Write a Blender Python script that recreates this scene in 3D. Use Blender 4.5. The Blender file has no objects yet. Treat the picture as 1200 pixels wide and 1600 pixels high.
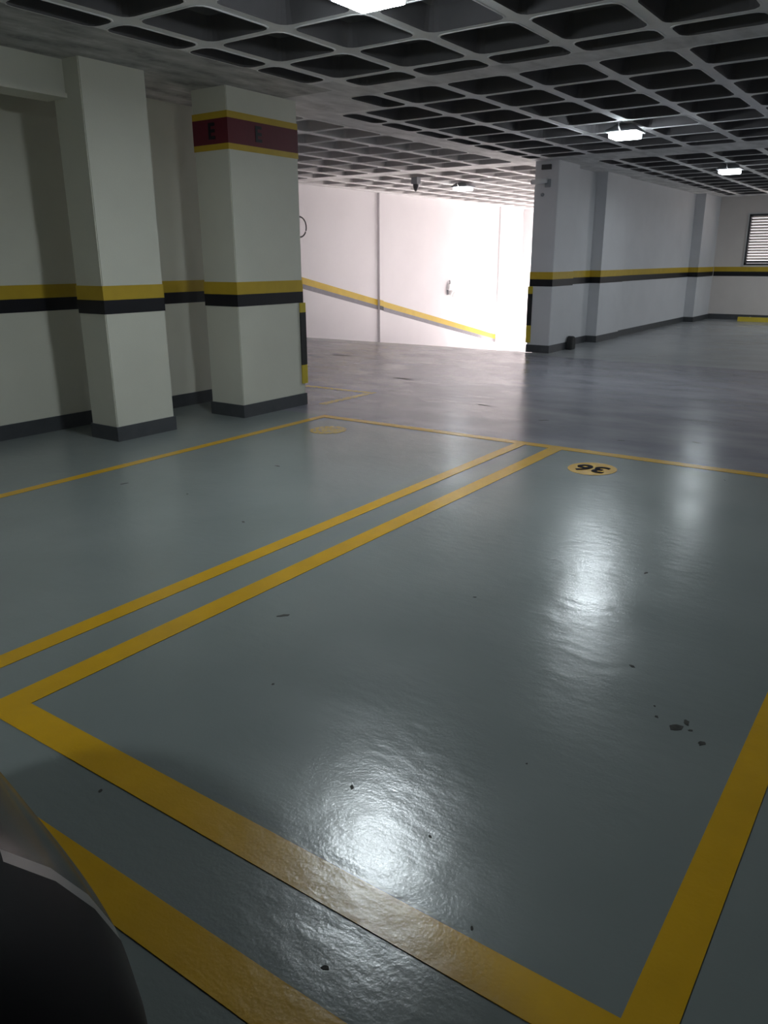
import bpy, bmesh, math, random
from mathutils import Vector, Matrix
random.seed(7)
PI = math.pi
scn = bpy.context.scene
C = scn.collection

# ---------------------------------------------------------------- camera
YAW, PITCH, ROLL, FPX, EYE = 0.61324857, 0.31016575, -0.00418267, 1226.525, 1.6
f = Vector((math.cos(PITCH)*math.cos(YAW), math.cos(PITCH)*math.sin(YAW), -math.sin(PITCH)))
rt = Vector((math.sin(YAW), -math.cos(YAW), 0)); up = rt.cross(f)
r2 = math.cos(ROLL)*rt + math.sin(ROLL)*up
u2 = -math.sin(ROLL)*rt + math.cos(ROLL)*up
cam_data = bpy.data.cameras.new('camera')
cam = bpy.data.objects.new('camera', cam_data); C.objects.link(cam)
m = Matrix((r2, u2, -f)).transposed().to_4x4(); m.translation = Vector((0, 0, EYE))
cam.matrix_world = m
cam_data.sensor_fit = 'HORIZONTAL'; cam_data.sensor_width = 36.0
cam_data.lens = 36.0*FPX/1200.0
cam_data.clip_start = 0.02; cam_data.clip_end = 300
scn.camera = cam

# ---------------------------------------------------------------- world, sun, daylight, exposure
world = bpy.data.worlds.new('world'); scn.world = world; world.use_nodes = True
wn = world.node_tree; wn.nodes.clear()
bg = wn.nodes.new('ShaderNodeBackground'); wo = wn.nodes.new('ShaderNodeOutputWorld')
bg.inputs[0].default_value = (0.95, 0.89, 0.95, 1); bg.inputs[1].default_value = 1.6
wn.links.new(bg.outputs[0], wo.inputs[0])

def light(name, kind, loc, energy, color, rot=None, **k):
    d = bpy.data.lights.new(name, kind); d.energy = energy; d.color = color
    for a, b in k.items(): setattr(d, a, b)
    o = bpy.data.objects.new(name, d); C.objects.link(o); o.location = loc
    if rot is not None: o.rotation_euler = rot
    return o
sun = light('sun', 'SUN', (40, 0, 30), 31.0, (1.0, 0.94, 0.9), angle=math.radians(6))
sun.rotation_euler = Vector((-1, 0.2, -1.0)).to_track_quat('-Z', 'Y').to_euler()
LAMP_POWER = 27.0
# sky portals in the open ramp mouth and the louvred window (only guide the sky's own light)
pr1 = light('ramp_mouth_portal', 'AREA', (26.6, 9.15, 0.1), 1.0, (1, 1, 1), (0, PI/2, 0), shape='RECTANGLE', size=6.2, size_y=5.9)
pr1.data.cycles.is_portal = True
pr2 = light('window_portal', 'AREA', (24.25, 4.1, 2.09), 1.0, (1, 1, 1), (0, PI/2, 0), shape='RECTANGLE', size=1.3, size_y=1.5)
pr2.data.cycles.is_portal = True
pr3 = light('light_court_portal', 'AREA', (20.45, 7.3, 3.6), 1.0, (1, 1, 1), (0, 0, 0), shape='RECTANGLE', size=4.0, size_y=2.1)  # portal for the added roof opening, out of view
pr3.data.cycles.is_portal = True
pr4 = light('side_window_portal', 'AREA', (24.25, -1.9, 1.9), 1.0, (1, 1, 1), (0, PI/2, 0), shape='RECTANGLE', size=2.2, size_y=3.4)  # portal for the added off-frame window
pr4.data.cycles.is_portal = True
scn.view_settings.view_transform = 'Standard'; scn.view_settings.look = 'None'
scn.view_settings.gamma = 1.0; scn.view_settings.use_curve_mapping = False
scn.view_settings.exposure = 0.35

# ---------------------------------------------------------------- materials
def nt(name):
    mt = bpy.data.materials.new(name); mt.use_nodes = True
    n = mt.node_tree; return mt, n, n.nodes['Principled BSDF']
def mat(name, col, rough=0.6, metal=0.0, var=0.06, scale=6.0, bump=0.0, bscale=60.0, spec=0.5, coat=0.0, emit=None):
    mt, n, b = nt(name)
    tc = n.nodes.new('ShaderNodeTexCoord')
    no = n.nodes.new('ShaderNodeTexNoise'); no.inputs['Scale'].default_value = scale; no.inputs['Detail'].default_value = 5
    n.links.new(tc.outputs['Object'], no.inputs['Vector'])
    cr = n.nodes.new('ShaderNodeValToRGB')
    cr.color_ramp.elements[0].position = 0.3; cr.color_ramp.elements[1].position = 0.7
    cr.color_ramp.elements[0].color = tuple(c*(1-var) for c in col)+(1,)
    cr.color_ramp.elements[1].color = tuple(min(1, c*(1+var)) for c in col)+(1,)
    n.links.new(no.outputs[0], cr.inputs[0]); n.links.new(cr.outputs[0], b.inputs['Base Color'])
    b.inputs['Roughness'].default_value = rough; b.inputs['Metallic'].default_value = metal
    b.inputs['Specular IOR Level'].default_value = spec; b.inputs['Coat Weight'].default_value = coat
    if bump:
        n2 = n.nodes.new('ShaderNodeTexNoise'); n2.inputs['Scale'].default_value = bscale
        bp = n.nodes.new('ShaderNodeBump'); bp.inputs['Strength'].default_value = bump; bp.inputs['Distance'].default_value = 0.01
        n.links.new(tc.outputs['Object'], n2.inputs['Vector']); n.links.new(n2.outputs[0], bp.inputs['Height'])
        n.links.new(bp.outputs[0], b.inputs['Normal'])
    if emit:
        b.inputs['Emission Color'].default_value = emit[0]+(1,); b.inputs['Emission Strength'].default_value = emit[1]
    return mt

def floor_bump(n, b, amount=1.0):
    """fine orange peel + long shallow trowel waves, shared by the epoxy and its painted lines"""
    tc = n.nodes.new('ShaderNodeTexCoord')
    def noise(sc, det, vec=(1, 1, 1)):
        mp = n.nodes.new('ShaderNodeMapping'); mp.inputs['Scale'].default_value = vec
        no = n.nodes.new('ShaderNodeTexNoise'); no.inputs['Scale'].default_value = sc; no.inputs['Detail'].default_value = det
        n.links.new(tc.outputs['Object'], mp.inputs[0]); n.links.new(mp.outputs[0], no.inputs['Vector']); return no
    a = noise(95, 3); c = noise(1.6, 3, (1.4, 1, 1)); e = noise(12, 5, (1.7, 0.8, 1))
    bp1 = n.nodes.new('ShaderNodeBump'); bp1.inputs['Strength'].default_value = 0.22*amount; bp1.inputs['Distance'].default_value = 0.002
    bp2 = n.nodes.new('ShaderNodeBump'); bp2.inputs['Strength'].default_value = 0.35*amount; bp2.inputs['Distance'].default_value = 0.016
    bp3 = n.nodes.new('ShaderNodeBump'); bp3.inputs['Strength'].default_value = 0.22*amount; bp3.inputs['Distance'].default_value = 0.007
    n.links.new(a.outputs[0], bp1.inputs['Height']); n.links.new(c.outputs[0], bp2.inputs['Height']); n.links.new(e.outputs[0], bp3.inputs['Height'])
    n.links.new(bp2.outputs[0], bp3.inputs['Normal']); n.links.new(bp3.outputs[0], bp1.inputs['Normal'])
    n.links.new(bp1.outputs[0], b.inputs['Normal'])
    return tc

def mix(n, fac, c1, c2):
    x = n.nodes.new('ShaderNodeMix'); x.data_type = 'RGBA'
    if hasattr(fac, 'links'): n.links.new(fac, x.inputs[0])
    else: x.inputs[0].default_value = fac
    for s, c in ((x.inputs[6], c1), (x.inputs[7], c2)):
        if hasattr(c, 'links'): n.links.new(c, s)
        else: s.default_value = tuple(c)+(1,)
    return x.outputs[2]
def ramp(n, src, p0, p1):
    r = n.nodes.new('ShaderNodeMapRange'); r.inputs[1].default_value = p0; r.inputs[2].default_value = p1
    n.links.new(src, r.inputs[0]); return r.outputs[0]
def noise_at(n, tc, sc, det=4, vec=None):
    no = n.nodes.new('ShaderNodeTexNoise'); no.inputs['Scale'].default_value = sc; no.inputs['Detail'].default_value = det
    if vec:
        mp = n.nodes.new('ShaderNodeMapping'); mp.inputs['Scale'].default_value = vec
        n.links.new(tc.outputs['Object'], mp.inputs[0]); n.links.new(mp.outputs[0], no.inputs['Vector'])
    else: n.links.new(tc.outputs['Object'], no.inputs['Vector'])
    return no.outputs[0]

def epoxy():
    """bays in pale green-grey epoxy, the aisle in worn blue-grey, the far bays lighter grey"""
    mt, n, b = nt('epoxy_floor'); tc = floor_bump(n, b)
    sp = n.nodes.new('ShaderNodeSeparateXYZ'); n.links.new(tc.outputs['Object'], sp.inputs[0])
    blot = noise_at(n, tc, 0.7, 5)
    bay = mix(n, ramp(n, blot, 0.35, 0.7), (0.195, 0.222, 0.215), (0.24, 0.265, 0.258))
    streak = noise_at(n, tc, 1.1, 7, (2.0, 0.8, 1))
    aisle = mix(n, ramp(n, streak, 0.38, 0.66), (0.17, 0.175, 0.21), (0.25, 0.245, 0.275))
    far = mix(n, ramp(n, blot, 0.35, 0.7), (0.26, 0.27, 0.28), (0.32, 0.33, 0.34))
    c1 = mix(n, ramp(n, sp.outputs[0], 6.50, 6.52), bay, aisle)
    c2 = mix(n, ramp(n, sp.outputs[0], 12.93, 12.99), c1, far)
    # small dark chips and grime specks
    vo = n.nodes.new('ShaderNodeTexVoronoi'); vo.inputs['Scale'].default_value = 2.3
    n.links.new(tc.outputs['Object'], vo.inputs['Vector'])
    lt = n.nodes.new('ShaderNodeMath'); lt.operation = 'LESS_THAN'; lt.inputs[1].default_value = 0.022
    n.links.new(vo.outputs['Distance'], lt.inputs[0])
    c3 = mix(n, lt.outputs[0], c2, (0.05, 0.055, 0.06))
    n.links.new(c3, b.inputs['Base Color'])
    rr = n.nodes.new('ShaderNodeMapRange'); rr.inputs[1].default_value = 0.3; rr.inputs[2].default_value = 0.7
    rr.inputs[3].default_value = 0.20; rr.inputs[4].default_value = 0.27
    n.links.new(streak, rr.inputs[0]); n.links.new(rr.outputs[0], b.inputs['Roughness'])
    b.inputs['Specular IOR Level'].default_value = 0.6
    return mt
def line_paint(name, col, worn=0.0):
    mt, n, b = nt(name); tc = floor_bump(n, b)
    ns = noise_at(n, tc, 5, 6)
    base = mix(n, ramp(n, ns, 0.3, 0.7), tuple(c*0.88 for c in col), col)
    if worn:
        w = noise_at(n, tc, 26, 8)
        base = mix(n, ramp(n, w, 0.62-worn*0.25, 0.70-worn*0.25), base, (0.20, 0.21, 0.22))
    n.links.new(base, b.inputs['Base Color']); b.inputs['Roughness'].default_value = 0.27
    b.inputs['Specular IOR Level'].default_value = 0.6
    return mt

M_FLOOR = epoxy()
M_LINE = line_paint('yellow_line_paint', (0.66, 0.37, 0.006))
M_LINE_WORN = line_paint('worn_yellow_line_paint', (0.55, 0.38, 0.06), 0.35)
M_DIGIT = mat('black_floor_paint', (0.012, 0.01, 0.012), 0.8, var=0.3, scale=20, spec=0.1)
M_CHIP = mat('chipped_paint_patch', (0.055, 0.055, 0.05), 0.8, var=0.3, scale=30, spec=0.2)
M_WALL = mat('painted_plaster', (0.64, 0.63, 0.545), 0.55, var=0.03, scale=2.0, bump=0.08, bscale=90, spec=0.3)
M_WALLW = mat('white_painted_plaster', (0.66, 0.635, 0.65), 0.6, var=0.025, scale=1.2, bump=0.06, bscale=60, spec=0.3)
M_WALLB = mat('cool_white_plaster', (0.60, 0.60, 0.625), 0.55, var=0.03, scale=2.0, bump=0.08, bscale=90, spec=0.3)
M_WALLE = mat('warm_white_plaster', (0.66, 0.61, 0.585), 0.55, var=0.03, scale=2.0, bump=0.08, bscale=90, spec=0.3)
M_YEL = mat('yellow_band_paint', (0.50, 0.34, 0.03), 0.45, var=0.06, spec=0.3)
M_BLK = mat('black_band_paint', (0.012, 0.012, 0.016), 0.4, var=0.1, spec=0.3)
M_GRYBAND = mat('grey_band_paint', (0.19, 0.18, 0.20), 0.5, var=0.08, spec=0.3)
M_RED = mat('crimson_band_paint', (0.12, 0.016, 0.026), 0.5, var=0.08, spec=0.3)
M_BASE = mat('charcoal_baseboard_paint', (0.06, 0.063, 0.07), 0.42, var=0.12, scale=9)
M_PAN = mat('raw_coffer_concrete', (0.16, 0.155, 0.165), 0.9, var=0.22, scale=2.2, spec=0.1)  # coffer tops, much darker than the rib soffits
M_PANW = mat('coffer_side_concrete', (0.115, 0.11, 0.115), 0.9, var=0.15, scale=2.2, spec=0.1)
M_RUB = mat('black_rubber', (0.015, 0.015, 0.016), 0.6, var=0.15, bump=0.2, bscale=200)
M_RUBY = mat('yellow_rubber', (0.55, 0.42, 0.03), 0.5, var=0.08)
M_WHITEM = mat('white_enamel', (0.78, 0.78, 0.78), 0.35, var=0.02)
M_GREYM = mat('grey_housing', (0.30, 0.31, 0.33), 0.45, var=0.05)
M_DARKM = mat('dark_housing', (0.05, 0.05, 0.055), 0.4, var=0.1)
M_ALU = mat('brushed_aluminium', (0.62, 0.62, 0.62), 0.35, metal=0.9, var=0.04)
M_LENS = mat('led_diffuser', (0.9, 0.93, 0.95), 0.4, var=0.0, emit=((0.86, 0.95, 1.0), 48.0))
M_LENS_DIM = mat('aged_led_diffuser', (0.9, 0.93, 0.95), 0.4, var=0.0, emit=((0.88, 0.95, 1.0), 10.0))  # weaker glow, keeps the floor reflections of these lamps faint
M_CARP = mat('black_car_paint', (0.003, 0.003, 0.004), 0.6, var=0.1, scale=2, spec=0.12)
M_HIGHLIGHT = mat('satin_grey_car_trim', (0.17, 0.17, 0.168), 0.3, var=0.1, spec=0.5)  # highlight along the nose crease, painted in as grey
M_PLAS = mat('black_car_plastic', (0.01, 0.01, 0.01), 0.75, var=0.2, spec=0.2)
M_GLASS = mat('dark_car_glass', (0.01, 0.012, 0.012), 0.05, var=0.1)
M_HLAMP = mat('glossy_grey_car_paint', (0.016, 0.017, 0.014), 0.2, var=0.1, spec=0.35)
M_RAMP = mat('pale_ramp_concrete', (0.62, 0.60, 0.60), 0.85, var=0.12, scale=3, bump=0.3, bscale=40)  # hidden ramp floor, made pale so sunlight bounces up to the ceiling
M_EXT = mat('outdoor_paving', (0.42, 0.40, 0.38), 0.9, var=0.15, scale=1.5)

def concrete_soffit(name, lo, hi):
    """painted rib soffits: pale grey with darker trowelled smears"""
    mt, n, b = nt(name); tc = n.nodes.new('ShaderNodeTexCoord')
    s1 = noise_at(n, tc, 2.2, 8, (1, 2.4, 1)); s2 = noise_at(n, tc, 14, 5)
    c = mix(n, ramp(n, s1, 0.36, 0.66), lo, hi)
    c = mix(n, ramp(n, s2, 0.45, 0.75), c, tuple(0.5*(a+b_) for a, b_ in zip(lo, hi)))
    n.links.new(c, b.inputs['Base Color']); b.inputs['Roughness'].default_value = 0.85
    b.inputs['Specular IOR Level'].default_value = 0.2
    bp = n.nodes.new('ShaderNodeBump'); bp.inputs['Strength'].default_value = 0.35; bp.inputs['Distance'].default_value = 0.01
    n.links.new(s2, bp.inputs['Height']); n.links.new(bp.outputs[0], b.inputs['Normal'])
    return mt
M_SOFF = concrete_soffit('painted_rib_soffit', (0.72, 0.71, 0.71), (0.82, 0.81, 0.81))
M_STRIP = concrete_soffit('raw_edge_strip_soffit', (0.26, 0.255, 0.25), (0.60, 0.59, 0.58))  # raw strip by the columns, darkened further to carry its shade
M_BAND = concrete_soffit('raw_beam_soffit', (0.50, 0.49, 0.49), (0.76, 0.75, 0.75))
M_PAN2 = mat('painted_coffer_top', (0.17, 0.155, 0.15), 0.9, var=0.2, scale=2.2, spec=0.1)  # coffers over the ramp, coloured as lit by its daylight
M_PAN2W = mat('painted_coffer_side', (0.55, 0.53, 0.53), 0.9, var=0.1, scale=2.2, spec=0.1)  # much paler than the other coffers: daylight put into the colour
M_RIM = mat('rib_edge_concrete', (0.76, 0.75, 0.75), 0.8, var=0.08, scale=8, spec=0.2)

# ---------------------------------------------------------------- helpers
def add_box(bm, x0, x1, y0, y1, z0, z1, mi=0, bevel=0.0):
    vs = [bm.verts.new((x, y, z)) for z in (z0, z1) for x, y in ((x0, y0), (x1, y0), (x1, y1), (x0, y1))]
    fs = [(3, 2, 1, 0), (4, 5, 6, 7), (0, 1, 5, 4), (1, 2, 6, 5), (2, 3, 7, 6), (3, 0, 4, 7)]
    faces = [bm.faces.new([vs[i] for i in q]) for q in fs]
    for q in faces: q.material_index = mi
    if bevel:
        es = list({e for q in faces for e in q.edges})
        bmesh.ops.bevel(bm, geom=es, offset=bevel, segments=2, affect='EDGES', profile=0.6)
    return faces
def add_tube(bm, pts, r, seg=10, closed=False, cap=True):
    pts = [Vector(p) for p in pts]; rings = []; n = len(pts)
    rr = r if isinstance(r, (list, tuple)) else [r]*n
    for i, p in enumerate(pts):
        a = pts[(i-1) % n] if (closed or i > 0) else p
        b = pts[(i+1) % n] if (closed or i < n-1) else p
        d = (b-a).normalized()
        ref = Vector((0, 0, 1)) if abs(d.z) < 0.9 else Vector((1, 0, 0))
        s = d.cross(ref).normalized(); t = s.cross(d)
        rings.append([bm.verts.new(p + rr[i]*(math.cos(2*PI*k/seg)*s + math.sin(2*PI*k/seg)*t)) for k in range(seg)])
    for i in range(n if closed else n-1):
        A, B = rings[i], rings[(i+1) % n]
        for k in range(seg): bm.faces.new((A[k], A[(k+1) % seg], B[(k+1) % seg], B[k]))
    if cap and not closed:
        bm.faces.new(rings[0][::-1]); bm.faces.new(rings[-1])
def add_lathe(bm, prof, seg=24, M=Matrix.Identity(4)):
    rings = []
    for r, z in prof:
        if r < 1e-6: rings.append([bm.verts.new(M @ Vector((0, 0, z)))])
        else: rings.append([bm.verts.new(M @ Vector((r*math.cos(2*PI*k/seg), r*math.sin(2*PI*k/seg), z))) for k in range(seg)])
    for A, B in zip(rings, rings[1:]):
        for k in range(seg):
            j = (k+1) % seg
            if len(A) == 1 and len(B) == 1: continue
            if len(A) == 1: bm.faces.new((A[0], B[j], B[k]))
            elif len(B) == 1: bm.faces.new((A[k], A[j], B[0]))
            else: bm.faces.new((A[k], A[j], B[j], B[k]))
def obj(name, bm, mats, parent=None, smooth=False, kind=None, recalc=True):
    if recalc: bmesh.ops.recalc_face_normals(bm, faces=bm.faces[:])
    me = bpy.data.meshes.new(name); bm.to_mesh(me); bm.free()
    for x in (mats if isinstance(mats, (list, tuple)) else [mats]): me.materials.append(x)
    if smooth:
        for p in me.polygons: p.use_smooth = True
    o = bpy.data.objects.new(name, me); C.objects.link(o)
    if parent is not None: o.parent = parent
    if kind: o['kind'] = kind
    return o
def box(name, x0, x1, y0, y1, z0, z1, mt, parent=None, bevel=0.0, kind=None):
    bm = bmesh.new(); add_box(bm, x0, x1, y0, y1, z0, z1, 0, bevel); return obj(name, bm, mt, parent, kind=kind)
def tag(o, label, cat=None, group=None):
    o['label'] = label
    if cat: o['category'] = cat
    if group: o['group'] = group
    return o
def thing(name, label, cat, loc=(0, 0, 0), rz=0, group=None):
    o = bpy.data.objects.new(name, None); C.objects.link(o); o.location = loc; o.rotation_euler = (0, 0, rz)
    return tag(o, label, cat, group)
def dup(root, loc, label):
    r = root.copy(); C.objects.link(r); r.location = loc; r['label'] = label
    for ch in list(root.children):
        c = ch.copy(); C.objects.link(c); c.parent = r
        for g in ch.children:
            d = g.copy(); C.objects.link(d); d.parent = c
    return r
def text_mesh(name, s, size, mt, parent, M, depth=0.0015, bold=0.0):
    cu = bpy.data.curves.new(name, 'FONT'); cu.body = s; cu.size = size; cu.align_x = 'CENTER'; cu.align_y = 'CENTER'
    cu.extrude = depth; cu.offset = bold
    t = bpy.data.objects.new(name+'_curve', cu); C.objects.link(t)
    dg = bpy.context.evaluated_depsgraph_get(); me = bpy.data.meshes.new_from_object(t.evaluated_get(dg))
    bpy.data.objects.remove(t); me.name = name
    me.materials.clear(); me.materials.append(mt)
    o = bpy.data.objects.new(name, me); C.objects.link(o); o.parent = parent; o.matrix_local = M
    return o

H = 3.19            # soffit height
XE = 23.9           # end wall
RX0, SL = 13.3, 0.2065   # ramp crest and slope
def rz(x): return 0.0 if x <= RX0 else -SL*(x-RX0)

# ---------------------------------------------------------------- floor
bm = bmesh.new()
def quad(bm, pts, mi=0):
    q = bm.faces.new([bm.verts.new(p) for p in pts]); q.material_index = mi; return q
quad(bm, [(-6, -7, 0), (RX0, -7, 0), (RX0, 12.3, 0), (-6, 12.3, 0)])
quad(bm, [(RX0, -7, 0), (24.2, -7, 0), (24.2, 6.1, 0), (RX0, 6.1, 0)])
xs = [RX0, RX0+0.35, RX0+0.8, 27.0]; zs = [0, -0.03, -0.11, rz(27.0)]
for a in range(3):
    quad(bm, [(xs[a], 6.1, zs[a]), (xs[a+1], 6.1, zs[a+1]), (xs[a+1], 12.3, zs[a+1]), (xs[a], 12.3, zs[a])], 1 if a else 0)
floor = obj('floor', bm, [M_FLOOR, M_RAMP], kind='structure', recalc=False)

def parking_line(x0, x1, y0, y1, mt=M_LINE):
    return box('parking_line', x0, x1, y0, y1, 0.0005, 0.0025, mt, floor)
LW = 0.125
parking_line(1.245, 6.44, 2.61, 2.735)             # left side of bay 36
parking_line(-2.5, 6.44, 2.965, 3.07)              # right side of the next bay
parking_line(-0.4, 6.44, 0.22, 0.33)               # right side of bay 36
parking_line(1.245, 1.37, 0.33, 2.61)              # near end of bay 36
parking_line(0.89, 1.014, 0.33, 2.965)             # bay behind
parking_line(6.44, 6.55, -4.6, 5.40)               # aisle edge
parking_line(-2.5, 6.44, 5.31, 5.40)               # bay by the columns
parking_line(7.06, 8.09, 5.80, 5.90, M_LINE_WORN)
parking_line(7.99, 8.09, 5.90, 6.95, M_LINE_WORN)
parking_line(7.06, 7.99, 6.86, 6.95, M_LINE_WORN)
parking_line(13.0, 13.08, -3.0, -1.0, M_LINE_WORN)

def disc(cx, cy, r, mt, name='number_disc'):
    b = bmesh.new(); ra, rb = r, r*0.93
    lo = [b.verts.new((cx+ra*math.cos(t*PI/24), cy+rb*math.sin(t*PI/24), 0.0005)) for t in range(48)]
    hi = [b.verts.new((v.co.x, v.co.y, 0.0025)) for v in lo]
    b.faces.new(hi); [b.faces.new((lo[i], lo[(i+1) % 48], hi[(i+1) % 48], hi[i])) for i in range(48)]
    return obj(name, b, mt, floor)
nd = disc(5.955, 2.145, 0.205, M_LINE)
text_mesh('bay_number', '36', 0.27, M_DIGIT, nd, Matrix.Translation((5.955, 2.145, 0.0045)) @ Matrix.Rotation(PI/2, 4, 'Z'), bold=0.006)
disc(5.95, 4.86, 0.19, M_LINE_WORN)

def chip(x, y, sx, sy, seed):
    rnd = random.Random(seed); b = bmesh.new(); n = 11; a0 = rnd.random()*PI
    lo = []
    for k in range(n):
        t = 2*PI*k/n; r = 0.6+0.5*rnd.random()
        px, py = sx*r*math.cos(t), sy*r*math.sin(t)
        lo.append(b.verts.new((x+px*math.cos(a0)-py*math.sin(a0), y+px*math.sin(a0)+py*math.cos(a0), 0.0004)))
    hi = [b.verts.new((v.co.x, v.co.y, 0.0012)) for v in lo]
    b.faces.new(hi); [b.faces.new((lo[i], lo[(i+1) % n], hi[(i+1) % n], hi[i])) for i in range(n)]
    return obj('floor_chip', b, M_CHIP, floor)
for i, (x, y, a, c) in enumerate([(2.60, .551, .030, .022), (2.653, .530, .020, .012), (2.55, .452, .018, .013), (2.63, .631, .010, .007),
    (2.70, .66, .006, .005), (2.61, .505, .010, .006), (2.497, 2.342, .034, .014), (2.953, .828, .018, .010), (1.67, 1.305, .012, .007), (8.05, 4.25, .10, .03),
    (11.1, 8.7, .22, .07), (9.3, 6.2, .20, .04), (1.88, 1.10, .005, .003), (1.62, .98, .008, .006), (1.27, 1.03, .012, .007),
    (2.0, 1.95, .008, .006), (3.4, 3.5, .02, .012), (4.6, 4.3, .03, .012), (1.2, 1.95, .010, .007), (1.10, .95, .012, .008), (3.55, 4.9, .03, .012),
    (1.40, .72, .008, .005), (2.1, .9, .005, .004), (4.0, 1.1, .018, .01), (3.2, 1.7, .010, .006), (7.4, 1.7, .05, .02), (7.6, 3.3, .06, .015), (7.1, 2.3, .04, .015)]):
    chip(x, y, a, c, i)

# ---------------------------------------------------------------- walls
def wall(name, x0, x1, y0, y1, z0=-0.0, z1=H+0.35, mt=M_WALL):
    return box(name, x0, x1, y0, y1, z0, z1, mt, kind='structure')
def bands_y(parent, x0, x1, y, side=-1, mats=(M_YEL, M_BLK)):
    """yellow over black painted band on a face at constant y (side = outward direction)"""
    d = 0.003*side
    box('yellow_band', x0, x1, min(y, y+d), max(y, y+d), 1.272, 1.395, mats[0], parent)
    box('black_band', x0, x1, min(y, y+d), max(y, y+d), 1.152, 1.272, mats[1], parent)
def bands_x(parent, x, y0, y1, side=-1):
    d = 0.003*side
    box('yellow_band', min(x, x+d), max(x, x+d), y0, y1, 1.272, 1.395, M_YEL, parent)
    box('black_band', min(x, x+d), max(x, x+d), y0, y1, 1.152, 1.272, M_BLK, parent)

w = wall('wall_left', -5.2, 6.9, 7.1, 7.3); bands_y(w, -5.2, 6.9, 7.1)
box('baseboard_left', -5.2, 6.9, 7.085, 7.1, 0, 0.14, M_BASE, kind='structure')
wall('wall_back', -5.2, -5.0, -6.6, 7.1)
wall('wall_right', -5.2, 24.1, -6.8, -6.6)
w = wall('wall_lobby', 6.7, 6.9, 7.3, 12.3, mt=M_WALLW)
# end wall with the window opening
WY0, WY1, WZ0, WZ1 = 3.35, 4.845, 1.44, 2.735
bm = bmesh.new()
add_box(bm, XE, XE+0.3, -6.6, -3.6, 0, H+0.35); add_box(bm, XE, XE+0.3, -0.2, WY0, 0, H+0.35)
add_box(bm, XE, XE+0.3, -3.6, -0.2, 0, 0.8); add_box(bm, XE, XE+0.3, -3.6, -0.2, 3.0, H+0.35); add_box(bm, XE, XE+0.3, WY1, 5.8, 0, H+0.35)
add_box(bm, XE, XE+0.3, WY0, WY1, 0, WZ0); add_box(bm, XE, XE+0.3, WY0, WY1, WZ1, H+0.35)
we = obj('wall_end', bm, M_WALLE, kind='structure'); bands_x(we, XE, -6.6, 5.6)
box('baseboard_end', XE-0.015, XE, -6.6, 5.6, 0, 0.14, M_BASE, kind='structure')
# right-hand bay wall: recess, pilaster, recess, pilaster; it also closes the side of the ramp
WB = [(14.3, 15.7, 6.02), (15.7, 17.0, 5.80), (17.0, 22.3, 5.87), (22.3, XE, 5.62)]
bm = bmesh.new()
for a, b_, y in WB: add_box(bm, a, b_, y, 6.23, -2.9, H+0.35)
add_box(bm, XE, 24.2, 5.8, 6.23, -2.9, H+0.35)
wb = obj('wall_bay', bm, M_WALLB, kind='structure')
for a, b_, y in WB: bands_y(wb, a, b_, y)
for x, ya, yb in ((15.7, 5.80, 6.02), (22.3, 5.62, 5.87)): bands_x(wb, x, ya, yb)
bm = bmesh.new()
for a, b_, y in WB: add_box(bm, a, b_, y-0.015, y, 0, 0.13)
add_box(bm, 15.685, 15.7, 5.785, 6.005, 0, 0.13); add_box(bm, 22.285, 22.3, 5.605, 5.855, 0, 0.13)
obj('baseboard_bay', bm, M_BASE, kind='structure')
# ramp wall with its sloping band
wr = wall('wall_ramp', 6.7, 27.0, 12.1, 12.3, -3.2, H+0.35, M_WALLW)
def sloped(name, x0, x1, dz0, dz1, mt, y=12.1):
    b = bmesh.new(); za = 1.249-SL*(x0-14.02); zb = 1.249-SL*(x1-14.02)
    P = [(x0, za-dz0), (x1, zb-dz0), (x1, zb-dz1), (x0, za-dz1)]
    A = [b.verts.new((x, y-0.004, z)) for x, z in P]; B = [b.verts.new((x, y, z)) for x, z in P]
    b.faces.new(A); b.faces.new(B[::-1])
    for i in range(4): b.faces.new((A[i], B[i], B[(i+1) % 4], A[(i+1) % 4]))
    return obj(name, b, mt, wr)
sloped('yellow_band', 13.3, 16.95, 0, 0.145, M_YEL); sloped('grey_band', 13.3, 16.95, 0.145, 0.25, M_GRYBAND)
sloped('yellow_band', 17.11, 23.55, 0, 0.145, M_YEL); sloped('grey_band', 17.11, 23.55, 0.145, 0.25, M_GRYBAND)
bands_y(wr, 6.9, 13.3, 12.1)
def rib_on_ramp(x0, x1, dep):
    b = bmesh.new(); add_box(b, x0, x1, 12.1-dep, 12.1, -3.0, H); return obj('pilaster', b, M_WALLW, wr)
p = rib_on_ramp(16.95, 17.11, 0.07)
sloped('yellow_band', 16.948, 17.112, 0, 0.145, M_YEL, 12.03); sloped('black_band', 16.948, 17.112, 0.145, 0.25, M_BLK, 12.03)
rib_on_ramp(23.55, 23.68, 0.05); rib_on_ramp(25.3, 25.9, 0.25)
box('wall_box', 25.42, 25.58, 11.80, 11.85, 0.16, 0.42, M_GREYM, wr, 0.01)
box('wall_box', 25.42, 25.58, 11.80, 11.85, -0.22, 0.0, M_GREYM, wr, 0.01)

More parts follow.
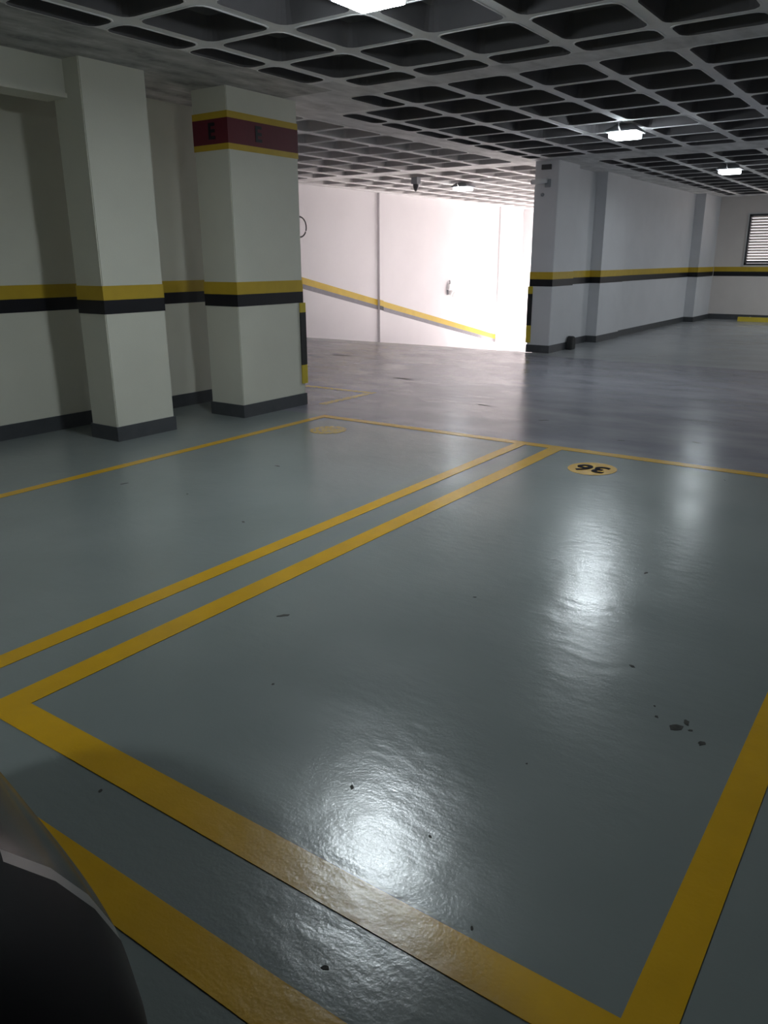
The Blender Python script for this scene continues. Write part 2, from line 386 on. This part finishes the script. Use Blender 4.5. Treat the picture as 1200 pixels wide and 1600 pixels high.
# ---------------------------------------------------------------- columns
def column(label, x0, x1, y0, y1, z0=0.0, mt=M_WALL):
    t = thing('column', label, 'column', (0, 0, 0))
    t.location = ((x0+x1)/2, (y0+y1)/2, 0)
    inv = Vector((-(x0+x1)/2, -(y0+y1)/2, 0)); hx, hy = (x1-x0)/2, (y1-y0)/2
    b = bmesh.new(); add_box(b, -hx, hx, -hy, hy, z0, H)
    es = [e for e in b.edges if abs(e.verts[0].co.z-e.verts[1].co.z) > 1]
    bmesh.ops.bevel(b, geom=es, offset=0.008, segments=2, affect='EDGES')
    obj('shaft', b, mt, t)
    def band(name, za, zb, mt, d=0.003):
        bb = bmesh.new(); o = [(-hx-d, -hy-d), (hx+d, -hy-d), (hx+d, hy+d), (-hx-d, hy+d)]
        i = [(-hx+.01, -hy+.01), (hx-.01, -hy+.01), (hx-.01, hy-.01), (-hx+.01, hy-.01)]
        V = [[bb.verts.new((x, y, z)) for x, y in q] for q, z in ((o, za), (o, zb), (i, zb), (i, za))]
        for r in range(4):
            for k in range(4): bb.faces.new((V[r][k], V[r][(k+1) % 4], V[(r+1) % 4][(k+1) % 4], V[(r+1) % 4][k]))
        return obj(name, bb, mt, t)
    band('yellow_band', 1.272, 1.395, M_YEL); band('black_band', 1.152, 1.272, M_BLK)
    band('baseboard', 0.0, 0.135, M_BASE, 0.012)
    return t, band, hx, hy
c1 = column('plain white rectangular column at the far left, nearest the camera', 4.45, 5.12, 6.15, 6.53)
c2, band2, hx, hy = column('white column with a crimson band lettered E near its top', 5.94, 6.955, 6.00, 6.48)
band2('upper_yellow_band', 2.915, 2.975, M_YEL); rb = band2('red_band', 2.69, 2.915, M_RED); band2('lower_yellow_band', 2.635, 2.69, M_YEL)
text_mesh('letter', 'E', 0.20, M_BLK, rb, Matrix.Translation((-0.09, -hy-0.005, 2.80)) @ Matrix.Rotation(PI/2, 4, 'X'), bold=0.006)
text_mesh('letter', 'E', 0.20, M_BLK, rb, Matrix.Translation((-hx-0.005, -0.02, 2.80)) @ Matrix.Rotation(-PI/2, 4, 'Z') @ Matrix.Rotation(PI/2, 4, 'X'), bold=0.006)
c3 = column('white column at the mouth of the ramp with a camera on it', 13.38, 14.3, 5.80, 6.23, mt=M_WALLB)
# header beam between the wall columns
hb = box('trim_1', -5.0, 4.45, 6.36, 6.60, 2.905, H, M_WALL, kind='structure')
box('trim_2', -5.0, 4.45, 6.34, 6.62, 2.90, 2.935, M_WALL, kind='structure')

def corner_guard(label, cx, cy, z0, z1, flip, mids=(0.15, 0.86)):
    """L-shaped rubber strip round a column corner: yellow ends, black middle"""
    t = thing('corner_guard', label, 'corner guard', (cx, cy, z0)); h = z1-z0
    for nm, a, b_, mt in (('yellow_end', 0, h*mids[0], M_RUBY), ('black_strip', h*mids[0], h*mids[1], M_RUB), ('yellow_end', h*mids[1], h, M_RUBY)):
        b = bmesh.new(); s = flip; L, T = 0.075, 0.014
        P = [(T, -T), (T, L), (0, L), (0, 0), (-L, 0), (-L, -T)] if s > 0 else [(-T, T), (-T, -L), (0, -L), (0, 0), (L, 0), (L, T)]
        A = [b.verts.new((x, y, a)) for x, y in P]; B = [b.verts.new((x, y, b_)) for x, y in P]
        b.faces.new(A); b.faces.new(B)
        for i in range(6): b.faces.new((A[i], A[(i+1) % 6], B[(i+1) % 6], B[i]))
        obj(nm, b, mt, t)
    return t
corner_guard('black and yellow rubber guard on the corner of the E column', 6.962, 5.994, 0.25, 1.15, 1, (0.235, 0.885))
corner_guard('black and yellow rubber guard on the left corner of the ramp mouth column', 13.376, 6.234, 0.17, 1.15, -1, (0.31, 0.87))

# ---------------------------------------------------------------- waffle ceiling
CELLS = []
def zone(X0, X1, Y0, Y1, xh, yh):
    """one panel of soffit; xh/yh are the hole intervals"""
    def cuts(a, b, hs):
        out = []; p = a
        for h0, h1 in hs:
            if h0 > p+1e-6: out.append((p, h0, 0))
            out.append((h0, h1, 1)); p = h1
        if b > p+1e-6: out.append((p, b, 0))
        return out
    for xa, xb, hx_ in cuts(X0, X1, xh):
        for ya, yb, hy_ in cuts(Y0, Y1, yh):
            if hx_ and hy_ and xa > 6.3 and xb < 6.8 and 5.0 < ya < 5.3: SOLID.append((xa, xb, ya, yb))
            elif hx_ and hy_: CELLS.append((xa, xb, ya, yb))
            elif (not hx_ and xb-xa > 0.14) or (not hy_ and yb-ya > 0.14): SOLID.append((xa, xb, ya, yb))
            else: RIBS.append((xa, xb, ya, yb))
SOLID = []; RIBS = []
def holes(lo, hi, ribs, w):
    """hole intervals between lo and hi, cut by ribs of width w centred at ribs"""
    out = []; p = lo
    for r in sorted(ribs):
        if r-w/2 > p+0.1: out.append((p, r-w/2))
        p = max(p, r+w/2)
    if hi > p+0.1: out.append((p, hi))
    return out
WXR, WYR = 0.085, 0.11      # width of ribs running along y / along x
yr = [5.03-0.742*k for k in range(16)]
yA = holes(-6.3, 5.35, [y for y in yr if y > -6], WYR)
xA = holes(-4.7, 6.76, [6.385-0.772*k for k in range(15) if 6.385-0.772*k > -4.6], WXR)
zone(-5.0, 7.12, -6.6, 7.1, xA, yA)
xr = [7.83+0.781*k for k in range(25)]
yB = holes(-6.3, 5.44, [y+0.06 for y in yr if y > -6], WYR)
yB2 = holes(-6.3, 6.14, [5.86]+[y+0.06 for y in yr if y > -6], WYR)
xB1 = holes(7.12, 7.79, [], WXR); xB2 = holes(7.874, 12.95, xr[1:7], WXR)
zone(7.12, 7.79, -6.6, 6.57, xB1, yB)
zone(7.79, 12.95, -6.6, 6.57, xB2, yB2)
SOLID.append((12.95, 13.85, -6.6, 6.57))
yD = holes(-6.3, 5.32, [y for y in yr if y > -6], WYR)
xD = holes(13.85, 23.2, [14.6+0.781*k for k in range(11)], WXR)
zone(13.85, 24.0, -6.6, 6.23, xD, yD)
yC = holes(6.57, 11.95, [7.27+0.755*k for k in range(7)], WYR)
xC = holes(7.1, 13.2, [7.83+0.781*k for k in range(7)], WXR)
zone(6.9, 13.2, 6.57, 12.1, xC, yC)
CX = 18.445    # beyond here the strip beside the bay wall is an added, unseen daylight opening
xC2 = holes(13.75, CX-0.04, [14.5+0.781*k for k in range(15) if 14.5+0.781*k < CX-0.1], WXR)
zone(13.2, CX, 6.57, 12.1, xC2, yC)
xC3 = holes(CX+0.04, 25.9, [14.5+0.781*k for k in range(15) if 14.5+0.781*k > CX+0.1], WXR)
yC3 = holes(8.5, 11.95, [7.27+0.755*k for k in range(7) if 7.27+0.755*k > 8.6], WYR)
zone(CX, 26.4, 8.35, 12.1, xC3, yC3)
SOLID.append((22.5, 26.4, 6.23, 8.35))
SOLID.append((13.85, CX, 6.23, 6.57))

RAD = 0.085
def rrect(hx_, hy_, r, off=0.0, n=3):
    hx_, hy_, r = hx_+off, hy_+off, max(0.01, min(r, hx_*0.8, hy_*0.8)+off)
    P = []
    for cx, cy, a0 in ((hx_-r, hy_-r, 0), (-hx_+r, hy_-r, PI/2), (-hx_+r, -hy_+r, PI), (hx_-r, -hy_+r, 1.5*PI)):
        for k in range(n+1):
            a = a0+PI/2*k/n; P.append((cx+r*math.cos(a), cy+r*math.sin(a)))
    return P
bm = bmesh.new()
for L_, mi in ((SOLID, 1), (RIBS, 0)):
    for xa, xb, ya, yb in L_: quad(bm, [(xa, ya, H), (xa, yb, H), (xb, yb, H), (xb, ya, H)], 2 if (mi and ya > 5.3 and xb < 7.0) else mi)
for xa, xb, ya, yb in CELLS:
    cx, cy, hx_, hy_ = (xa+xb)/2, (ya+yb)/2, (xb-xa)/2, (yb-ya)/2
    P = rrect(hx_, hy_, RAD)
    for q, (sx, sy) in enumerate(((1, 1), (-1, 1), (-1, -1), (1, -1))):
        cv = (cx+sx*hx_, cy+sy*hy_, H); seg = P[q*4:q*4+4]
        for a, b_ in zip(seg, seg[1:]):
            quad(bm, [cv, (cx+b_[0], cy+b_[1], H), (cx+a[0], cy+a[1], H)])
# top of the slab, so that the sky does not leak in
for xa, xb, ya, yb in ((-5.2, 24.2, -6.8, 6.23), (-5.2, CX, 6.23, 12.3), (CX, 26.4, 8.35, 12.3), (22.5, 26.4, 6.23, 8.35)):
    quad(bm, [(xa, ya, H+0.34), (xb, ya, H+0.34), (xb, yb, H+0.34), (xa, yb, H+0.34)])
quad(bm, [(CX, 6.23, H), (CX, 8.35, H), (CX, 8.35, H+0.34), (CX, 6.23, H+0.34)], 1)
quad(bm, [(CX, 8.35, H), (22.5, 8.35, H), (22.5, 8.35, H+0.34), (CX, 8.35, H+0.34)], 1)
quad(bm, [(22.5, 6.23, H), (22.5, 8.35, H), (22.5, 8.35, H+0.34), (22.5, 6.23, H+0.34)], 1)
add_box(bm, 26.4, 26.5, 6.2, 12.3, H, H+0.34)
ceiling = obj('ceiling', bm, [M_SOFF, M_BAND, M_STRIP], kind='structure', recalc=False)

def pan_bm(b, hx_, hy_, ox=0, oy=0, oz=0):
    L = [(0.016, 0.0, 1), (0.014, -0.005, 1), (0.001, -0.005, 1), (-0.004, 0.006, 2), (-0.03, 0.16, 2), (-0.06, 0.20, 0)]
    rings = [[b.verts.new((ox+x, oy+y, oz+z)) for x, y in rrect(hx_, hy_, RAD, o)] for o, z, _ in L]
    for (A, B, l) in zip(rings, rings[1:], L[1:]):
        n = len(A)
        for k in range(n):
            q = b.faces.new((A[k], B[k], B[(k+1) % n], A[(k+1) % n])); q.material_index = l[2]
    q = b.faces.new(rings[-1][::-1]); q.material_index = 0
def px_of(x, y, z):
    d = Vector((x, y, z-EYE)); w_ = d.dot(f)
    if w_ < 0.3: return None
    return 600+FPX*d.dot(r2)/w_, 800-FPX*d.dot(u2)/w_, w_
ranked = []
for c in CELLS:
    x, y = (c[0]+c[1])/2, (c[2]+c[3])/2; p = px_of(x, y, H)
    vis = p and -60 < p[0] < 1260 and -60 < p[1] < 420
    ranked.append(((-(c[1]-c[0])*(c[3]-c[2])/p[2]**2) if vis else 1.0, c))
ranked.sort(key=lambda t: t[0])
n_ind = min(296, sum(1 for r in ranked if r[0] < 0))
cache = {}
for s, c in ranked[:n_ind]:
    hx_, hy_ = (c[1]-c[0])/2, (c[3]-c[2])/2; ramp_side = c[2] > 6.4; key = (round(hx_, 3), round(hy_, 3), ramp_side)
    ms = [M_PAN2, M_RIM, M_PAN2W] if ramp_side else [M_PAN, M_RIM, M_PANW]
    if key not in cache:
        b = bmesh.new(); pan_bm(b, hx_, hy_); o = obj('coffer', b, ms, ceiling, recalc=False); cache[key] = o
    else:
        o = cache[key].copy(); C.objects.link(o)
    o.location = ((c[0]+c[1])/2, (c[2]+c[3])/2, H)
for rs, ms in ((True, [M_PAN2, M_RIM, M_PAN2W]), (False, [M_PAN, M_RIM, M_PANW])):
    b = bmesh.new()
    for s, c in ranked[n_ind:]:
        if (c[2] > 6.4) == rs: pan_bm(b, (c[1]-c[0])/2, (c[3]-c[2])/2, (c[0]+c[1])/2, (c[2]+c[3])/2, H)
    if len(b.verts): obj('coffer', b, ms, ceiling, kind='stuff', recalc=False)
    else: b.free()

# ---------------------------------------------------------------- window
win = bpy.data.objects.new('window_1', None); C.objects.link(win); win['kind'] = 'structure'
bm = bmesh.new(); x0, x1 = XE-0.02, XE+0.10
for a in ((WY0-0.0, WY0+0.05, WZ0, WZ1), (WY1-0.05, WY1, WZ0, WZ1), (WY0, WY1, WZ0, WZ0+0.05), (WY0, WY1, WZ1-0.05, WZ1), (4.07, 4.11, WZ0, WZ1)):
    add_box(bm, x0, x1, *a)
obj('window_frame', bm, M_DARKM, win)
bm = bmesh.new()
for a in ((WY1, WY1+0.03, WZ0-0.03, WZ1+0.03), (WY0-0.03, WY0, WZ0-0.03, WZ1+0.03), (WY0, WY1, WZ1, WZ1+0.03)):
    add_box(bm, XE-0.03, XE, *a)
obj('window_casing', bm, M_ALU, win)
win2 = bpy.data.objects.new('window_2', None); C.objects.link(win2); win2['kind'] = 'structure'  # unseen window, added to brighten the far bay
bm = bmesh.new()
for a in ((-3.6, -3.55, 0.8, 3.0), (-0.25, -0.2, 0.8, 3.0), (-3.6, -0.2, 0.8, 0.85), (-3.6, -0.2, 2.95, 3.0), (-1.92, -1.88, 0.8, 3.0)):
    add_box(bm, x0, x1, *a)
obj('window_frame', bm, M_DARKM, win2)
NS = 17; base = None
for i in range(NS):
    z = WZ0+0.085+i*(WZ1-WZ0-0.15)/(NS-1)
    if base is None:
        b = bmesh.new(); hh = 0.021
        P = [(-0.035, hh-0.008), (0.035, -hh-0.010), (0.035, -hh+0.004), (-0.035, hh+0.006)]
        A = [b.verts.new((x, WY0+0.05, z_)) for x, z_ in P]; B = [b.verts.new((x, WY1-0.05, z_)) for x, z_ in P]
        b.faces.new(A); b.faces.new(B)
        for k in range(4): b.faces.new((A[k], A[(k+1) % 4], B[(k+1) % 4], B[k]))
        base = obj('slat', b, M_DARKM, win); o = base
    else:
        o = base.copy(); C.objects.link(o)
    o.location = (XE+0.045, 0, z)

# ---------------------------------------------------------------- ceiling lights
def ceiling_light(loc, label, gain=1.0, lens=None):
    t = thing('ceiling_light', label, 'ceiling light', loc, 0, 'square LED fittings under the waffle ceiling')
    b = bmesh.new(); add_box(b, -0.30, 0.30, -0.045, 0.045, -0.008, -0.001); obj('mounting_plate', b, M_GREYM, t)
    b = bmesh.new()
    R0, R1 = [], []
    for h, z, L in ((0.10, -0.008, R0), (0.195, -0.075, R1)):
        for sx, sy in ((1, 1), (-1, 1), (-1, -1), (1, -1)): L.append(b.verts.new((sx*h, sy*h, z)))
    b.faces.new(R0)
    R2 = [b.verts.new((v.co.x, v.co.y, -0.095)) for v in R1]
    for k in range(4):
        b.faces.new((R0[k], R0[(k+1) % 4], R1[(k+1) % 4], R1[k])); b.faces.new((R1[k], R1[(k+1) % 4], R2[(k+1) % 4], R2[k]))
    b.faces.new(R2); obj('housing', b, M_GREYM, t)
    b = bmesh.new(); add_box(b, -0.16, 0.16, -0.16, 0.16, -0.160, -0.0955, 0, 0.02); obj('diffuser', b, lens or M_LENS, t)
    for s in (-1, 1):
        b = bmesh.new(); add_tube(b, [(s*0.26, 0, -0.008), (s*0.25, 0, -0.05), (s*0.19, 0, -0.10)], 0.008, 8); obj('bracket', b, M_ALU, t)
    d = bpy.data.lights.new('led_array', 'AREA'); d.shape = 'SQUARE'; d.size = 0.30; d.energy = LAMP_POWER*gain; d.color = (0.86, 0.96, 1.0)
    lo = bpy.data.objects.new('led_array', d); C.objects.link(lo); lo.parent = t; lo.location = (0, 0, -0.166)
    return t
ceiling_light((4.27, 3.10, H), 'square LED ceiling light cut off by the top edge of the photo')
ceiling_light((10.5, 3.70, H), 'bright square LED ceiling light left of the one by the louvred window', 0.75)
ceiling_light((15.8, 3.63, H), 'square LED ceiling light nearest the louvred window', 0.5, M_LENS_DIM)
ceiling_light((15.95, 9.10, H), 'LED ceiling light over the ramp, seen left of the ramp mouth column', 0.2, M_LENS_DIM)
ceiling_light((-2.0, 3.0, H), 'LED ceiling light behind the camera over the parked car')
ceiling_light((21.2, 1.2, H), 'LED ceiling light right of the frame in front of the louvred window wall', 2.2)  # off-frame fitting added to brighten the end wall
ceiling_light((10.5, -3.0, H), 'LED ceiling light right of the frame over the aisle')  # first of an off-frame row added to brighten the bay walls
ceiling_light((15.8, -3.0, H), 'LED ceiling light right of the frame near the far windows')  # second fitting of the added off-frame row

# ---------------------------------------------------------------- security camera on the ramp-mouth column
t = thing('security_camera', 'white bullet security camera high on the ramp mouth column', 'camera', (13.38, 6.03, 2.85))
b = bmesh.new(); add_box(b, -0.03, -0.001, -0.10, 0.0, -0.08, 0.05, 0, 0.006); obj('wall_mount', b, M_GREYM, t)
b = bmesh.new(); add_tube(b, [(-0.02, -0.05, 0.0), (-0.07, -0.03, 0.0), (-0.09, 0.0, 0.01)], 0.016, 10); obj('bracket', b, M_GREYM, t)
b = bmesh.new(); add_tube(b, [(-0.10, -0.06, 0.025), (-0.10, 0.20, 0.005)], 0.042, 16); obj('camera_body', b, M_WHITEM, t, True)
b = bmesh.new(); add_box(b, -0.15, -0.05, -0.07, 0.23, 0.042, 0.05); obj('sun_shield', b, M_WHITEM, t)
b = bmesh.new(); add_tube(b, [(-0.10, 0.20, 0.005), (-0.10, 0.215, 0.004)], 0.034, 16); obj('lens', b, M_DARKM, t)
t = box('junction_box', 13.335, 13.379, 5.93, 6.10, 3.05, 3.13, M_DARKM, None, 0.005)
tag(t, 'small dark box under the ceiling above the security camera', 'junction box')
b = bmesh.new(); add_lathe(b, [(0, 0.0), (0.03, 0.0), (0.03, 0.02), (0.018, 0.045), (0, 0.05)], 16, Matrix.Translation((13.379, 6.07, 2.66)) @ Matrix.Rotation(-PI/2, 4, 'Y'))
tag(obj('cable_outlet', b, M_GREYM, smooth=True), 'small grey round outlet below the security camera', 'outlet')

# black rounded bumper at the wall foot
b = bmesh.new()
P = [(0.085*math.cos(a), 0.16+0.085*math.sin(a)) for a in [PI*k/10 for k in range(11)]]+[(-0.095, 0.02), (-0.085, 0.0), (0.085, 0.0), (0.095, 0.02)]
A = [b.verts.new((14.22+x, 5.69, z)) for x, z in P]; B = [b.verts.new((14.22+x, 5.775, z)) for x, z in P]; A2 = [b.verts.new((14.22+x*0.8, 5.665, 0.01+z*0.92)) for x, z in P]
b.faces.new(A2); b.faces.new(B)
for k in range(len(P)):
    j = (k+1) % len(P); b.faces.new((A[k], A[j], B[j], B[k])); b.faces.new((A2[k], A2[j], A[j], A[k]))
tag(obj('wall_bumper', b, M_RUB), 'small black rounded block on the floor against the wall behind the ramp mouth column', 'bumper')

# ceiling sensor over the ramp head
t = thing('ceiling_speaker', 'small dark fixture hanging from the ceiling over the head of the ramp', 'ceiling fixture', (14.35, 9.28, H))
b = bmesh.new(); add_box(b, -0.07, 0.07, -0.07, 0.07, -0.13, -0.001, 0, 0.006); obj('mount_box', b, M_GREYM, t)
b = bmesh.new(); add_lathe(b, [(0.06, -0.13), (0.055, -0.18), (0.03, -0.25), (0.0, -0.27)], 14); obj('cone', b, M_DARKM, t, True)

# round sign on the ramp wall
t = thing('round_sign', 'round white sign with a black rim on the ramp wall beside the E column', 'sign', (13.98, 12.1, 2.31))
M = Matrix.Rotation(PI/2, 4, 'X')
b = bmesh.new(); add_lathe(b, [(0, 0.03), (0.205, 0.03), (0.205, 0.022), (0, 0.022)], 32, M); obj('face', b, M_WALLW, t)
b = bmesh.new(); add_tube(b, [(0.21*math.cos(2*PI*k/36), -0.026, 0.21*math.sin(2*PI*k/36)) for k in range(36)], 0.018, 8, True); obj('rim', b, M_RUB, t, True)
b = bmesh.new(); add_tube(b, [(0, -0.022, 0), (0, -0.001, 0)], 0.04, 12); obj('bracket', b, M_GREYM, t)

# twin emergency light on the ramp wall
t = thing('emergency_light', 'white twin-head emergency light on the ramp wall', 'emergency light', (20.5, 12.1, 0.78))
b = bmesh.new(); add_box(b, -0.09, 0.09, -0.09, -0.001, 0.02, 0.16, 0, 0.012); obj('battery_box', b, M_WHITEM, t)
b = bmesh.new(); add_tube(b, [(0, -0.04, 0.16), (0, -0.05, 0.22), (-0.03, -0.05, 0.26)], 0.02, 8); obj('conduit', b, M_GREYM, t)
for dx, dz in ((-0.04, -0.06), (0.07, -0.09)):
    b = bmesh.new(); add_lathe(b, [(0, 0.0), (0.05, 0.0), (0.075, 0.05), (0.08, 0.10), (0, 0.105)], 18, Matrix.Translation((dx, -0.06, dz)) @ Matrix.Rotation(PI*0.62, 4, 'X')); obj('lamp_head', b, M_WHITEM, t, True)
b = bmesh.new(); add_box(b, -0.10, -0.06, -0.05, -0.001, -0.14, 0.0, 0, 0.006); obj('switch_plate', b, M_GREYM, t)
t = box('socket_plate', 24.75, 24.87, 12.085, 12.099, -0.62, -0.42, M_GREYM, None, 0.004)
tag(t, 'small grey plate low on the sunlit end of the ramp wall', 'socket plate')

# yellow wheel stop at the end wall
t = thing('wheel_stop', 'yellow wheel stop on the floor in front of the louvred window wall', 'wheel stop', (23.35, 3.85, 0))
b = bmesh.new()
P = [(-0.07, 0), (0.07, 0), (0.05, 0.11), (-0.05, 0.11)]
A = [b.verts.new((x, -0.85, z)) for x, z in P]; B = [b.verts.new((x, 0.85, z)) for x, z in P]
b.faces.new(A); b.faces.new(B)
for k in range(4): b.faces.new((A[k], A[(k+1) % 4], B[(k+1) % 4], B[k]))
obj('block', b, M_RUBY, t)
for y in (-0.55, 0.55):
    b = bmesh.new(); add_lathe(b, [(0.022, 0.109), (0.022, 0.116), (0.012, 0.12), (0, 0.12)], 10, Matrix.Translation((0, y, 0))); obj('bolt', b, M_ALU, t)

# ---------------------------------------------------------------- parked car, nose just inside the frame
CY, HW, XR = 1.50, 0.87, -3.15
car = thing('car', 'black parked car whose rounded front corner fills the bottom left of the photo', 'car', (0, 0, 0))
NOSE = Vector((0.715, 1.5, 0)); TURN = math.radians(-10.5)
car.rotation_euler = (0, 0, TURN); car.location = NOSE-Matrix.Rotation(TURN, 3, 'Z') @ NOSE
def outline(inset, front, n=110, rear=XR):
    """closed plan outline of the body at one height"""
    a, e = 0.5, 4.0; hw = HW-inset; P = []
    for k in range(n+1):
        t_ = -PI/2+PI*k/n
        c, s = max(0.0, math.cos(t_)), math.sin(t_)
        P.append((front-inset-a+a*c**(2/e), CY+hw*math.copysign(abs(s)**(2/e), s)))
    for k in range(n+1):
        t_ = PI/2+PI*k/n
        c, s = min(0.0, math.cos(t_)), math.sin(t_)
        P.append((rear+inset+0.6-0.6*abs(c)**(2/4.0), CY+hw*math.copysign(abs(s)**(2/4.0), s)))
    return P
def loft(b, rings):
    V = [[b.verts.new((x, y, z)) for x, y in P] for P, z in rings]
    for A, B in zip(V, V[1:]):
        n = len(A)
        for k in range(n): b.faces.new((A[k], A[(k+1) % n], B[(k+1) % n], B[k]))
    return V
FR = 0.702
b = bmesh.new()
V = loft(b, [(outline(0.10, FR), 0.17), (outline(0.03, FR), 0.20), (outline(0.0, FR+0.01), 0.32), (outline(0.0, FR+0.02), 0.45)])
b.faces.new(V[0][::-1]); bmesh.ops.remove_doubles(b, verts=b.verts[:], dist=1e-4)
obj('bumper_and_sills', b, M_PLAS, car, True)
def upper_body():
    b = bmesh.new()
    V = loft(b, [(outline(0.0, FR+0.02), 0.45), (outline(0.004, FR+0.015), 0.52), (outline(0.02, FR), 0.60), (outline(0.055, FR-0.01), 0.67), (outline(0.105, FR-0.02), 0.725),
             (outline(0.125, FR-0.02), 0.740), (outline(0.14, FR-0.02), 0.737), (outline(0.17, FR-0.02), 0.745), (outline(0.25, FR-0.03), 0.785), (outline(0.38, FR-0.05), 0.825), (outline(0.55, FR-0.1), 0.85), (outline(0.75, FR-0.2), 0.862)])
    b.faces.new(V[-1]); bmesh.ops.recalc_face_normals(b, faces=b.faces[:]); b.faces.index_update()
    return b
b = upper_body(); b.faces.ensure_lookup_table(); NP = len(outline(0.0, FR))
cols = [k for k in range(NP) if b.faces[k].calc_center_median().x > 0.1 and 0.98 < b.faces[k].calc_center_median().y < 2*CY-0.98]
nose = {r*NP+k for r in range(4) for k in cols}
bmesh.ops.delete(b, geom=[q for q in b.faces if q.index not in nose], context='FACES')
bmesh.ops.remove_doubles(b, verts=b.verts[:], dist=1e-4); obj('front_panel', b, M_HLAMP, car, True)
edge = {r*NP+k for r in range(4) for k in (cols[0]-1, cols[0]-2)}  # columns coloured grey to draw the highlight beside the glossy nose
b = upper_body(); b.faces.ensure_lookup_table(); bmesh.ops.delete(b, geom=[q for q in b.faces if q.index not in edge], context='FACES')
bmesh.ops.remove_doubles(b, verts=b.verts[:], dist=1e-4); tag(obj('trim_strip', b, M_HIGHLIGHT, car, True), 'satin grey strip between the glossy nose and the black corner')
b = upper_body(); b.faces.ensure_lookup_table(); bmesh.ops.delete(b, geom=[q for q in b.faces if q.index in nose or q.index in edge], context='FACES')
bmesh.ops.remove_doubles(b, verts=b.verts[:], dist=1e-4); obj('body', b, M_CARP, car, True)
b = bmesh.new()
def cab(x0, x1, hw, z): 
    r = 0.25; P = []
    for cx, cy, a0 in ((x1-r, CY+hw-r, 0), (x0+r, CY+hw-r, PI/2), (x0+r, CY-hw+r, PI), (x1-r, CY-hw+r, 1.5*PI)):
        for k in range(6):
            a = a0+PI/2*k/5; P.append((cx+r*math.cos(a), cy+r*math.sin(a)))
    return P
loft(b, [(cab(-2.95, -0.45, 0.75, 0), 0.84), (cab(-2.75, -1.15, 0.64, 0), 1.34)]); obj('windows', b, M_GLASS, car, True)
b = bmesh.new(); V = loft(b, [(cab(-2.75, -1.15, 0.64, 0), 1.34), (cab(-2.65, -1.3, 0.56, 0), 1.41)]); b.faces.new(V[-1]); obj('roof', b, M_CARP, car, True)
for x in (-0.25, -2.35):
    for y, s in ((CY-HW+0.09, -1), (CY+HW-0.09, 1)):
        Mx = Matrix.Translation((x, y, 0.31)) @ Matrix.Rotation(s*-PI/2, 4, 'X')
        b = bmesh.new(); add_lathe(b, [(0.19, 0.10), (0.28, 0.115), (0.31, 0.07), (0.31, -0.09), (0, -0.09)], 32, Mx); wh = obj('wheel', b, M_RUB, car, True)
        b = bmesh.new(); add_lathe(b, [(0, 0.095), (0.05, 0.10), (0.19, 0.095), (0.19, 0.05), (0, 0.05)], 24, Mx); obj('rim', b, M_ALU, wh, True)

# ---------------------------------------------------------------- outdoors beyond the ramp mouth and the window
b = bmesh.new(); quad(b, [(27.0, -40, rz(27)), (90, -40, rz(27)), (90, 60, rz(27)), (27.0, 60, rz(27))]); 
quad(b, [(24.2, -40, -0.6), (27.0, -40, -0.6), (27.0, 6.0, -0.6), (24.2, 6.0, -0.6)])
o = obj('outdoor_ground', b, M_EXT, kind='structure', recalc=False)
